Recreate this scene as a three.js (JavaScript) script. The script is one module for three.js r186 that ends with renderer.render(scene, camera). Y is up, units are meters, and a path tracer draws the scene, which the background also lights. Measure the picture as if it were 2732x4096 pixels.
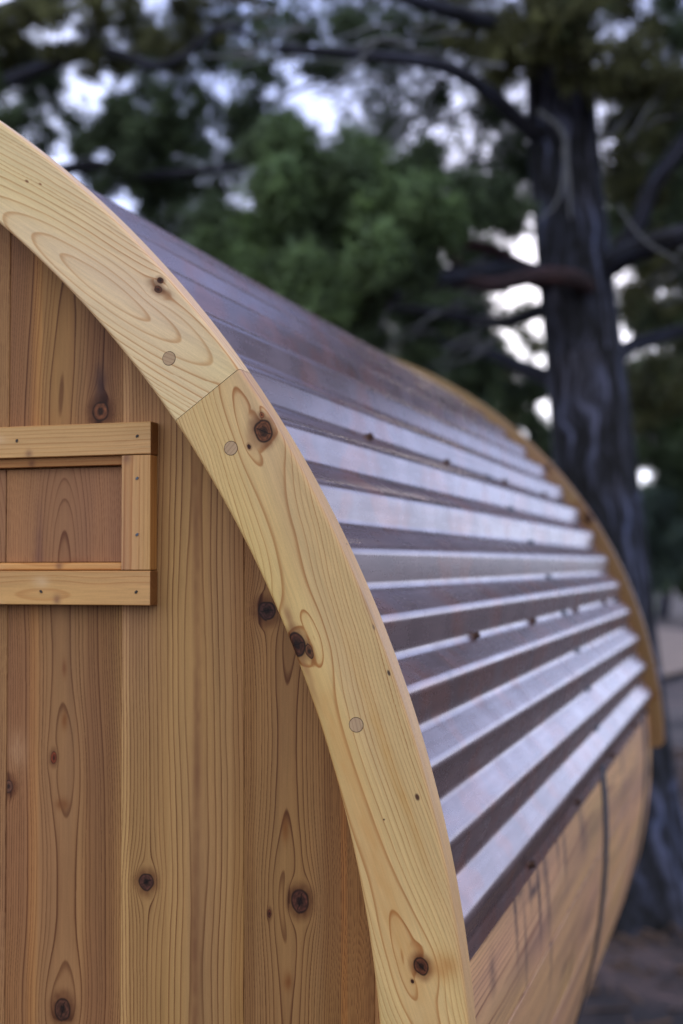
import * as THREE from 'three';
import { mergeGeometries } from 'three/addons/utils/BufferGeometryUtils.js';
import { RoundedBoxGeometry } from 'three/addons/geometries/RoundedBoxGeometry.js';

// ---------------------------------------------------------------- camera, sky, sun, exposure
const scene = new THREE.Scene();
const camera = new THREE.PerspectiveCamera(42.69, 683 / 1024, 0.05, 900);
camera.position.set(0, 1.9, 1.2);
camera.rotation.set(0.04038, 0.3061, -0.0023, 'YXZ');
camera.focus = 1.285;
camera.userData.fStop = 3.3;
scene.add(camera);
camera.updateMatrixWorld(true);

const renderer = new THREE.WebGLRenderer({ antialias: true });
renderer.setSize(683, 1024);
renderer.toneMapping = THREE.LinearToneMapping;
renderer.toneMappingExposure = 1.0;
renderer.shadowMap.enabled = true;

// noise
function hash2(i, j, s) { let h = (i * 374761393 + j * 668265263 + s * 2246822519) | 0; h = Math.imul(h ^ (h >>> 13), 1274126177); h ^= h >>> 16; return (h >>> 0) / 4294967296; }
function vn(x, y, s) {
  const i = Math.floor(x), j = Math.floor(y); let a = x - i, b = y - j;
  a = a * a * (3 - 2 * a); b = b * b * (3 - 2 * b);
  const p = hash2(i, j, s), q = hash2(i + 1, j, s), r = hash2(i, j + 1, s), t = hash2(i + 1, j + 1, s);
  return p + (q - p) * a + (r - p) * b + (p - q - r + t) * a * b;
}
const fbm = (x, y, s, o = 3) => { let v = 0, a = 0.5, t = 0; for (let k = 0; k < o; k++) { v += a * vn(x, y, s + k); t += a; x *= 2.03; y *= 2.03; a *= 0.5; } return v / t; };
function rng(seed) { let a = seed >>> 0; return () => { a = (a + 0x6D2B79F5) | 0; let t = Math.imul(a ^ (a >>> 15), 1 | a); t = (t + Math.imul(t ^ (t >>> 7), 61 | t)) ^ t; return ((t ^ (t >>> 14)) >>> 0) / 4294967296; }; }
const clamp = (x, a = 0, b = 1) => Math.min(b, Math.max(a, x));
const sm = (a, b, x) => { const t = clamp((x - a) / (b - a)); return t * t * (3 - 2 * t); };
const mix = (a, b, t) => a + (b - a) * t;
const rad = Math.PI / 180;

// evening sky: pale blue dome, whitish veil of cloud, warm light low behind the trees
const SUN_AZ = -9 * rad, SUN_EL = 9 * rad;                       // azimuth clockwise from -z
const sunDir = new THREE.Vector3(Math.sin(SUN_AZ) * Math.cos(SUN_EL), Math.sin(SUN_EL), -Math.cos(SUN_AZ) * Math.cos(SUN_EL));
{
  const W = 1024, H = 512, d = new Float32Array(W * H * 4);
  for (let j = 0; j < H; j++) for (let i = 0; i < W; i++) {
    const el = ((j + 0.5) / H - 0.5) * Math.PI, a = ((i + 0.5) / W - 0.5) * 2 * Math.PI;
    const x = Math.cos(a) * Math.cos(el), z = Math.sin(a) * Math.cos(el), y = Math.sin(el);
    const up = clamp(y), e = Math.asin(clamp(y, -1, 1)) / rad;
    const az = Math.atan2(x, -z) / rad, da = az - 4;              // degrees from the barrel's axis
    const c = Math.acos(clamp(x * sunDir.x + y * sunDir.y + z * sunDir.z, -1, 1)) / rad;
    const behind = 0.5 - 0.5 * Math.cos(az * rad);                // 1 behind the camera
    const l = 1.36 - 0.16 * behind + 0.3 * up;
    let r = l * mix(0.36, 0.92, behind), g = l * mix(0.50, 0.95, behind), b = l * mix(1.08, 1.04, behind);
    const haze = Math.exp(-Math.max(0, e) / 6);
    r = mix(r, l * 0.82, haze); g = mix(g, l * 0.88, haze); b = mix(b, l * 1.08, haze);
    const n = fbm(x * 2.6 + 9 + y, z * 2.6 + 5 + y * 2.4, 3, 4), cl = sm(0.5, 0.72, n) * mix(0.2, 0.6, behind);
    r = mix(r, l * 1.12, cl); g = mix(g, l * 1.13, cl); b = mix(b, l * 1.22, cl);
    const veil = Math.exp(-((az + 34) ** 2) / (2 * 6.5 * 6.5) - ((e - 21) ** 2) / (2 * 6 * 6)) * 0.75;   // thin bright cloud
    r += 1.3 * veil; g += 1.2 * veil; b += 0.9 * veil;
    const tall = mix(3.2, 7, sm(-8, 10, az)), bandG = Math.exp(-(da * da) / (2 * 40 * 40) - (Math.max(0, e - 6) ** 2) / (2 * tall * tall)), gl = Math.exp(-(c * c) / (2 * 7 * 7));
    r += 0.85 * bandG + 2.2 * gl; g += 0.98 * bandG + 1.85 * gl; b += 1.3 * bandG + 1.2 * gl;
    const k = (j * W + i) * 4; d[k] = r; d[k + 1] = g; d[k + 2] = b; d[k + 3] = 1;
  }
  const t = new THREE.DataTexture(d, W, H, THREE.RGBAFormat, THREE.FloatType);
  t.mapping = THREE.EquirectangularReflectionMapping; t.magFilter = THREE.LinearFilter; t.minFilter = THREE.LinearFilter; t.needsUpdate = true;
  scene.background = t; scene.environment = t;
}
const sun = new THREE.DirectionalLight(new THREE.Color(1, 0.86, 0.68), 0.5);
sun.position.copy(sunDir).multiplyScalar(40); sun.castShadow = true; sun.shadow.radius = 40;
Object.assign(sun.shadow.camera, { left: -14, right: 14, top: 14, bottom: -14, near: 1, far: 100 });
sun.name = 'sun'; scene.add(sun, sun.target);

// ---------------------------------------------------------------- helpers
const taken = {};
const numbered = n => { const k = taken[n] = (taken[n] ?? -1) + 1; return k ? n + '_' + String(k).padStart(3, '0') : n; };
function thing(name, label, category, x = 0, y = 0, z = 0, group) {
  const o = new THREE.Group(); o.name = numbered(name); o.position.set(x, y, z);
  o.userData = { label, category }; if (group) o.userData.group = group;
  scene.add(o); return o;
}
function group(name, parent) { const o = new THREE.Group(); o.name = numbered(name); parent.add(o); return o; }
function mesh(name, geo, mat, parent) { const o = new THREE.Mesh(geo, mat); o.name = numbered(name); o.castShadow = o.receiveShadow = true; parent.add(o); return o; }
const C = (r, g, b) => new THREE.Color().setRGB(r, g, b);
const lin = v => { v /= 255; return v <= 0.04045 ? v / 12.92 : ((v + 0.055) / 1.055) ** 2.4; };
const S3 = (r, g, b) => [r, g, b];                                  // sRGB 0..255, kept in that space inside textures
function dataTex(w, h, fill, srgb = true) {
  const d = new Uint8Array(w * h * 4), o = [0, 0, 0];
  for (let j = 0; j < h; j++) for (let i = 0; i < w; i++) { fill(i, j, o); const k = (j * w + i) * 4; d[k] = clamp(o[0], 0, 255); d[k + 1] = clamp(o[1], 0, 255); d[k + 2] = clamp(o[2], 0, 255); d[k + 3] = 255; }
  const t = new THREE.DataTexture(d, w, h, THREE.RGBAFormat, THREE.UnsignedByteType);
  if (srgb) t.colorSpace = THREE.SRGBColorSpace;
  t.magFilter = t.minFilter = THREE.LinearFilter; t.wrapS = t.wrapT = THREE.MirroredRepeatWrapping; t.needsUpdate = true; return t;
}

// Wood of one plank: growth rings cut by the face. u runs along the grain, v across it, both in metres.
//   axis(u): where the pith lies under the face, depth(u): how deep below it; knots push the rings aside.
function woodTexture(p) {
  const { w, h, u0, u1, v0, v1, seed } = p;
  const knots = p.knots ?? [], spots = p.spots ?? [], bands = p.bands ?? [], smears = p.smears ?? [];
  const E = p.early, L = p.late, dens = p.dens ?? 1, off = p.off ?? 0, s0 = p.s0 ?? 0.009, kk = p.kk ?? 14, sharp = p.sharp ?? 2.2, lineGain = p.lineGain ?? 1;
  const K = knots.map(k => ({ el: 1.35, push: 1, ...k, R: k.r * (k.reach ?? 1.35) }));
  const ax = new Float32Array(h), dp = new Float32Array(h);
  for (let j = 0; j < h; j++) { const u = mix(u0, u1, (j + 0.5) / h); ax[j] = p.axis(u); dp[j] = p.depth(u); }
  return dataTex(w, h, (i, j, o) => {
    const u = mix(u0, u1, (j + 0.5) / h), v = mix(v0, v1, (i + 0.5) / w);
    let vv = v + (fbm(u * 4, v * 9, seed, 2) - 0.5) * 0.006 + (vn(u * 22, v * 60, seed + 5) - 0.5) * 0.0010 + (vn(u * 70, v * 160, seed + 6) - 0.5) * 0.0004;
    let pull = 0;
    for (const k of K) {
      const du = (u - k.u) / (k.el * 1.6), dv = v - k.v, q = du * du + dv * dv;
      if (q > 400 * k.r * k.r) continue;
      const f = Math.min(1, k.R * k.R / q) * k.push;
      vv -= dv * f * 0.86;
      if (k.lift) pull += k.lift * Math.exp(-q / (k.r * k.r * 9));
    }
    const dd = vv - ax[j], z = Math.max(0.001, dp[j] + pull), r = Math.sqrt(dd * dd + z * z);
    let q = (r + r * r * kk) / s0 * dens + off;
    q += (vn(q * 0.55, 3.3, seed + 11) - 0.5) * 0.9;
    const id = Math.floor(q), t = q - id, st = 0.45 + 0.55 * hash2(id, 7, seed + 3);
    let late = Math.pow(t, sharp) * 0.30 + sm(0.74, 0.93, t) * 0.70; if (t > 0.93) late *= 1 - sm(0.93, 1, t);
    late *= 0.62 + 0.62 * vn(u * 7 + id * 1.7, id * 2.3, seed + 13);
    late *= st * lineGain;
    const broad = fbm(u * 1.6, v * 26, seed + 20, 3) - 0.5, tone = fbm(u * 3.1, v * 11, seed + 30, 2) - 0.5;
    const fib = (vn(u * 60, v * 1500, seed + 40) - 0.5) * 0.055 + (vn(u * 18, v * 520, seed + 41) - 0.5) * 0.05 + (hash2(i, j, seed) - 0.5) * 0.05;
    let m = 1 + broad * (p.broad ?? 0.22) + fib;
    let R = mix(E[0], L[0], late) * m, G = mix(E[1], L[1], late) * (m + tone * 0.05), B = mix(E[2], L[2], late) * (m - tone * 0.16 - broad * 0.1);
    for (const b of bands) { const wv = b.wob ? (fbm(u * 3, 1.7, seed + 60, 2) - 0.5) * b.wob : 0; const a = b.a * sm(b.v - b.w - b.s, b.v - b.w, v + wv) * (1 - sm(b.v + b.w, b.v + b.w + b.s, v + wv)) * (b.u === undefined ? 1 : 1 - sm(b.l * 0.6, b.l, Math.abs(u - b.u))); if (a > 0) { R *= mix(1, b.c[0], a); G *= mix(1, b.c[1], a); B *= mix(1, b.c[2], a); } }
    for (const b of smears) { const du = (u - b.u) / b.lu, dv = (v - b.v) / b.lv, a = b.a * Math.exp(-(du * du + dv * dv)) * (0.65 + 0.7 * vn(u * 90, v * 240, seed + 70)); if (a > 0.004) { R = mix(R, b.c[0], clamp(a)); G = mix(G, b.c[1], clamp(a)); B = mix(B, b.c[2], clamp(a)); } }
    for (const k of K) {
      const du = (u - k.u) / k.el, dv = v - k.v, ang = Math.atan2(dv, du), wob = 1 + 0.09 * (vn(ang * 1.3 + 20, 2.2, seed + k.r * 9000) - 0.5) * 2;
      const e = Math.sqrt(du * du + dv * dv) / (k.r * wob);
      if (e > 3.4) continue;
      const halo = (k.halo ?? 0.6) * (1 - sm(0.9, (k.haloR ?? 2.1) * 1.15, e)) * (0.7 + 0.5 * vn(u * 200, v * 260, seed + 88));
      R = mix(R, R * 0.60, halo); G = mix(G, G * 0.49, halo); B = mix(B, B * 0.45, halo);
      if (e < 1.25) {
        const a = 1 - sm(0.92, 1.12, e), rg = 0.5 + 0.5 * Math.sin(e * (k.rings ?? 14) + (vn(ang * 2, e * 3, seed + 90)) * 4), rag = vn(u * 420, v * 420, seed + 91);
        const kc = k.c ?? [96, 60, 42], mm = (0.82 + 0.30 * rg + 0.36 * (rag - 0.5)) * mix(0.5, 0.98, sm(0.2, 0.7, e)) * (1 - 0.5 * Math.exp(-(((e - 1) / 0.14) ** 2)));
        R = mix(R, kc[0] * mm * 1.2, a); G = mix(G, kc[1] * mm, a); B = mix(B, kc[2] * mm * 0.82, a);
        const rim = (k.rim ?? 0.4) * Math.exp(-(((e - 0.98) / 0.09) ** 2)) * (0.5 + vn(ang * 2.2 + 9, 5, seed + 92)); R *= 1 - rim * 0.5; G *= 1 - rim * 0.55; B *= 1 - rim * 0.55;
        if (k.crack) { const cx = du * Math.cos(k.crack) + dv * Math.sin(k.crack), cy = -du * Math.sin(k.crack) + dv * Math.cos(k.crack) + (vn(u * 300, v * 300, seed + 95) - 0.5) * 0.0016; const ck = (1 - sm(0.0002, 0.0008, Math.abs(cy))) * (1 - sm(k.r * 0.7, k.r * 0.95, Math.abs(cx))); R *= 1 - 0.5 * ck; G *= 1 - 0.5 * ck; B *= 1 - 0.5 * ck; }
      }
    }
    for (const b of spots) { const du = (u - b.u) / (b.el ?? 1), dv = v - b.v, e = Math.sqrt(du * du + dv * dv) / b.r; if (e < 1.6) { const a = (1 - sm(0.6, 1.5, e)) * (b.a ?? 0.85), c = b.c ?? [48, 30, 24]; R = mix(R, c[0], a); G = mix(G, c[1], a); B = mix(B, c[2], a); } }
    o[0] = R; o[1] = G; o[2] = B;
  });
}
const wood = (map, o = {}) => new THREE.MeshPhysicalMaterial({ map, roughness: 0.58, specularIntensity: 0.5, vertexColors: true, ...o });
function setUV(g, f) { const P = g.attributes.position, N = g.attributes.normal, a = new Float32Array(P.count * 2); for (let i = 0; i < P.count; i++) { const r = f(P.getX(i), P.getY(i), P.getZ(i), N.getX(i), N.getY(i), N.getZ(i)); a[2 * i] = r[0]; a[2 * i + 1] = r[1]; } g.setAttribute('uv', new THREE.BufferAttribute(a, 2)); return g; }
function setColor(g, f) { const P = g.attributes.position, N = g.attributes.normal, a = new Float32Array(P.count * 3); for (let i = 0; i < P.count; i++) { const r = f(P.getX(i), P.getY(i), P.getZ(i), N.getX(i), N.getY(i), N.getZ(i)); a.set(r, 3 * i); } g.setAttribute('color', new THREE.BufferAttribute(a, 3)); return g; }
const white = g => setColor(g, () => [1, 1, 1]);
const flatIndexed = g => g.index ? g.toNonIndexed() : g;

// ---------------------------------------------------------------- ground
{
  const tex = dataTex(1024, 1024, (i, j, o) => {
    const x = i / 1024 * 6, y = j / 1024 * 6, a = fbm(x * 3, y * 3, 201, 5), b = vn(x * 40, y * 40, 207), c = vn(x * 14 + a * 3, y * 60, 209);
    const m = 0.55 + a * 0.6 + (b - 0.5) * 0.35 + (c > 0.8 ? 0.3 : 0) - (c < 0.2 ? 0.2 : 0);
    const dk = 0.62 + 0.5 * sm(0.4, 0.7, fbm(x * 1.4 + 4, y * 1.4, 215, 3)); o[0] = 72 * m * dk; o[1] = 57 * m * dk; o[2] = 52 * m * dk;
  });
  tex.wrapS = tex.wrapT = THREE.RepeatWrapping;
  const g = new THREE.PlaneGeometry(60, 60, 150, 150); g.rotateX(-Math.PI / 2); g.translate(0, 0, -22);
  const P = g.attributes.position;
  for (let i = 0; i < P.count; i++) { const x = P.getX(i), z = P.getZ(i), e = 1 - sm(22, 29, Math.max(Math.abs(x), Math.abs(z + 22))); P.setY(i, ((fbm(x * 0.5, z * 0.5, 61, 3) - 0.5) * 0.22 + (vn(x * 2.3, z * 2.3, 64) - 0.5) * 0.06 - 0.05) * e); }
  g.computeVertexNormals(); setUV(g, (x, y, z) => [x / 6, z / 6]);
  const far = new THREE.Shape(); far.moveTo(-420, -420); far.lineTo(420, -420); far.lineTo(420, 420); far.lineTo(-420, 420);
  const hole = new THREE.Path(); hole.moveTo(-30, -8); hole.lineTo(-30, 52); hole.lineTo(30, 52); hole.lineTo(30, -8); far.holes.push(hole);
  const fg = new THREE.ShapeGeometry(far); fg.rotateX(-Math.PI / 2); setUV(fg, (x, y, z) => [x / 6, z / 6]);
  const all = mergeGeometries([flatIndexed(g), flatIndexed(fg)]);
  const o = mesh('ground', all, new THREE.MeshStandardMaterial({ map: tex, roughness: 0.95, bumpMap: tex, bumpScale: 0.015 }), scene);
  o.userData = { kind: 'structure', label: 'dark brown forest soil with needle litter around the sauna' };
  // pale sandy opening beyond the trunk
  const s = new THREE.Shape(); for (let k = 0; k < 40; k++) { const a = k / 40 * 2 * Math.PI, q = 1 + 0.25 * (vn(Math.cos(a) * 2 + 5, Math.sin(a) * 2 + 5, 71) - 0.5); const x = 5.6 * Math.cos(a) * q, y = 14 * Math.sin(a) * q; k ? s.lineTo(x, y) : s.moveTo(x, y); }
  const sg = new THREE.ShapeGeometry(s, 8); sg.rotateX(-Math.PI / 2); sg.translate(-6.4, 0.075, -27); setUV(sg, (x, y, z) => [x / 6, z / 6]);
  const so = mesh('sandy_ground', sg, new THREE.MeshStandardMaterial({ color: C(0.5, 0.46, 0.4), map: dataTex(256, 256, (i, j, q) => { const m = 0.85 + 0.3 * (fbm(i / 12, j / 12, 77, 3) - 0.5); q[0] = 178 * m; q[1] = 156 * m; q[2] = 142 * m; }), roughness: 0.95 }), scene);
  so.userData = { kind: 'structure', label: 'pale sandy clearing beyond the big trunk' };
  // needle and twig litter
  const R = rng(5), bit = new THREE.CylinderGeometry(0.004, 0.006, 0.09, 4, 1); bit.rotateZ(Math.PI / 2);
  const litter = new THREE.InstancedMesh(bit, new THREE.MeshStandardMaterial({ roughness: 0.9 }), 5000), M = new THREE.Matrix4(), q = new THREE.Quaternion(), eu = new THREE.Euler();
  for (let i = 0; i < 5000; i++) { const x = -2 + R() * 5, z = -13 + R() * 13; eu.set(R() * 0.5, R() * 7, R() * 0.5); q.setFromEuler(eu); const k = 0.5 + R() * 2; M.compose(new THREE.Vector3(x, ((fbm(x * 0.5, z * 0.5, 61, 3) - 0.5) * 0.22 + (vn(x * 2.3, z * 2.3, 64) - 0.5) * 0.06 - 0.05) + 0.01, z), q, new THREE.Vector3(k, k, k)); litter.setMatrixAt(i, M); const m = 0.4 + R() * 0.9; litter.setColorAt(i, C(0.11 * m, 0.07 * m, 0.05 * m)); }
  litter.name = 'needle_litter'; litter.userData = { kind: 'stuff', label: 'brown needles and twigs littering the soil by the trunk' }; scene.add(litter);
}

// ---------------------------------------------------------------- barrel sauna
const CX = -1.4923, CY = 1.373, RO = 1.2385, RI = 1.1527, LEN = 2.617, TH = 0.035;
const sauna = thing('barrel_sauna', 'cedar barrel sauna with ribbed brown metal roof and pale curved end trim', 'sauna', CX, 0, 0);
const X = x => x - CX;                                              // world x to the sauna's own x
const WZ = -0.05;                                                   // face of the front boards

// --- wall boards
const EW = S3(167, 124, 79), LW = S3(80, 42, 21);
const bump = (u, a, s) => Math.exp(-(((u - a) / s) ** 2));
const wallTex = {};
{
  const base = { w: 352, h: 2048, u0: 1.34, u1: 2.50, early: EW, late: LW };
  wallTex.a = woodTexture({ ...base, v0: -0.778, v1: -0.636, seed: 1, s0: 0.0088, kk: 16, off: 0.25, lineGain: 1.15, early: S3(163, 120, 77),
    axis: u => -0.7075 + 0.004 * Math.sin(u * 9), depth: u => 0.012 + 0.012 * fbm(u * 5, 0.5, 3, 2) - 0.0105 * bump(u, 1.69, 0.062) - 0.006 * bump(u, 1.45, 0.05) - 0.006 * bump(u, 2.08, 0.07),
    knots: [{ u: 2.0645, v: -0.6653, r: 0.0092, el: 1.12, c: [107, 79, 63], rings: 12, rim: 0.75, halo: 0.75 }, { u: 1.6948, v: -0.7186, r: 0.0036, el: 1.7, c: [118, 68, 50], halo: 0.5 }, { u: 1.6617, v: -0.7735, r: 0.0048, c: [97, 78, 74], halo: 0.8, haloR: 2.6 }, { u: 1.4311, v: -0.7063, r: 0.0088, el: 1.3, c: [81, 61, 55], halo: 0.75, crack: 0.4 }],
    smears: [{ u: 2.092, v: -0.6655, lu: 0.02, lv: 0.007, a: 0.75, c: [66, 44, 44] }, { u: 1.735, v: -0.7062, lu: 0.009, lv: 0.0032, a: 0.75, c: [126, 74, 36] }, { u: 1.646, v: -0.7078, lu: 0.006, lv: 0.007, a: 0.7, c: [120, 70, 36] }, { u: 1.79, v: -0.7065, lu: 0.009, lv: 0.0025, a: 0.6, c: [120, 72, 42] }, { u: 1.70, v: -0.762, lu: 0.02, lv: 0.012, a: 0.35, c: [214, 176, 136] }],
    bands: [{ v: -0.662, w: 0.012, s: 0.012, c: [0.86, 0.82, 0.82], a: 0.8, wob: 0.008 }, { v: -0.742, w: 0.003, s: 0.006, c: [1.12, 1.1, 1.02], a: 0.7, wob: 0.004 }, { v: -0.768, w: 0.02, s: 0.012, c: [0.94, 0.89, 0.87], a: 0.6 }] });
  wallTex.b = woodTexture({ ...base, v0: -0.6385, v1: -0.4985, seed: 2, s0: 0.0086, kk: 9, off: 0.62, lineGain: 1.1, early: S3(168, 128, 83),
    axis: u => -0.5525 + 0.0016 * Math.sin(u * 16), depth: u => 0.0105 + 0.0022 * Math.sin(u * 13.5) + 0.003 * fbm(u * 7, 1, 9, 2),
    knots: [{ u: 1.5714, v: -0.6086, r: 0.0080, el: 1.1, c: [74, 55, 53], halo: 0.7, crack: 1.2 }],
    smears: [[1.93, 0.085, 0.0042], [1.72, 0.11, 0.0046], [1.52, 0.10, 0.0046], [1.40, 0.06, 0.004]].map(([u, lu, lv]) => ({ u, v: -0.5525 + 0.0012 * Math.sin(u * 16), lu, lv, a: 0.62, c: [122, 82, 54] })),
    bands: [{ v: -0.635, w: 0.0045, s: 0.003, c: [1.14, 1.17, 1.2], a: 1, wob: 0.0014 }, { v: -0.57, w: 0.011, s: 0.006, c: [1.06, 1.08, 1.1], a: 0.8, wob: 0.003 }, { v: -0.506, w: 0.004, s: 0.005, c: [0.9, 0.86, 0.82], a: 0.7 }] });
  wallTex.c = woodTexture({ ...base, v0: -0.501, v1: -0.361, seed: 4, s0: 0.0088, kk: 34, off: 0.1, lineGain: 1.1, early: S3(159, 118, 73),
    axis: u => -0.4535 + 0.002 * Math.sin(u * 8), depth: u => 0.010 + 0.005 * fbm(u * 6, 2, 13, 2) - 0.008 * bump(u, 1.565, 0.07) - 0.006 * bump(u, 1.85, 0.06),
    knots: [{ u: 1.8537, v: -0.4752, r: 0.0088, el: 1.05, c: [66, 50, 53], halo: 0.75, crack: 1.5 }, { u: 1.5638, v: -0.4398, r: 0.0095, el: 1.2, c: [76, 53, 48], halo: 0.85, haloR: 1.9, crack: 0.3 }, { u: 1.5492, v: -0.4724, r: 0.0018, el: 2.2, c: [84, 50, 37], halo: 0.6 }],
    smears: [{ u: 1.635, v: -0.4551, lu: 0.012, lv: 0.0035, a: 0.7, c: [122, 72, 32] }, { u: 1.484, v: -0.4528, lu: 0.008, lv: 0.004, a: 0.7, c: [116, 66, 30] }],
    bands: [{ v: -0.494, w: 0.004, s: 0.004, c: [0.9, 0.86, 0.82], a: 0.7, wob: 0.002 }, { v: -0.3934, w: 0.0022, s: 0.002, c: [1.14, 1.08, 1.0], a: 0.8, wob: 0.001 }, { v: -0.38, w: 0.03, s: 0.012, c: [0.9, 0.85, 0.8], a: 0.7 }] });
  wallTex.d = woodTexture({ ...base, w: 256, h: 1024, v0: 0, v1: 0.14, seed: 6, s0: 0.009, kk: 16, early: EW, axis: u => 0.062 + 0.004 * Math.sin(u * 7), depth: u => 0.006 + 0.02 * fbm(u * 5, 4, 17, 2), knots: [{ u: 1.9, v: 0.1, r: 0.008 }, { u: 2.3, v: 0.03, r: 0.006 }] });
}
const front = group('front_wall', sauna), back = group('rear_wall', sauna);
{
  const mats = Object.fromEntries(Object.entries(wallTex).map(([k, t]) => [k, wood(t)]));
  const RW = 1.146, edges = []; for (let x = -0.362 + 0.138; x > CX - RW - 0.14; x -= 0.138) edges.push(x);
  for (let i = 0; i < edges.length - 1; i++) {
    const x1 = edges[i] - 0.0001, x0 = edges[i + 1] + 0.0001, a = Math.max(x0, CX - RW + 0.002), b = Math.min(x1, CX + RW - 0.002); if (b - a < 0.01) continue;
    const sh = new THREE.Shape(), hgt = x => Math.sqrt(Math.max(0, RW * RW - (x - CX) ** 2)), n = 8;
    for (let k = 0; k <= n; k++) { const x = mix(a, b, k / n); k ? sh.lineTo(X(x), CY - hgt(x)) : sh.moveTo(X(x), CY - hgt(x)); }
    for (let k = n; k >= 0; k--) { const x = mix(a, b, k / n); sh.lineTo(X(x), CY + hgt(x)); }
    const key = i === 1 ? 'c' : i === 2 ? 'b' : i === 3 ? 'a' : 'd';
    const dz = [0, -0.0006, 0, -0.0014, -0.0004][i % 5];
    const g = flatIndexed(new THREE.ExtrudeGeometry(sh, { depth: 0.036, bevelEnabled: true, bevelSize: 0.0009, bevelThickness: 0.0009, bevelOffset: -0.0009, bevelSegments: 2, curveSegments: 1 }));
    g.translate(0, 0, -0.0369);
    const range = { a: [-0.778, -0.636], b: [-0.6385, -0.4985], c: [-0.501, -0.361] }[key] ?? [x0, x0 + 0.14], flip = key === 'd' ? (i * 0.37) % 1.1 : 0;
    setUV(g, (x, y) => [(x + CX - range[0]) / (range[1] - range[0]), (y - 1.34 + flip) / 1.16]); white(g);
    const o = mesh('wall_board', g, mats[key], front); o.position.z = WZ + dz;
    const r = mesh('wall_board', g, mats.d, back); r.position.z = -LEN + 0.06;
  }
}

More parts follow.
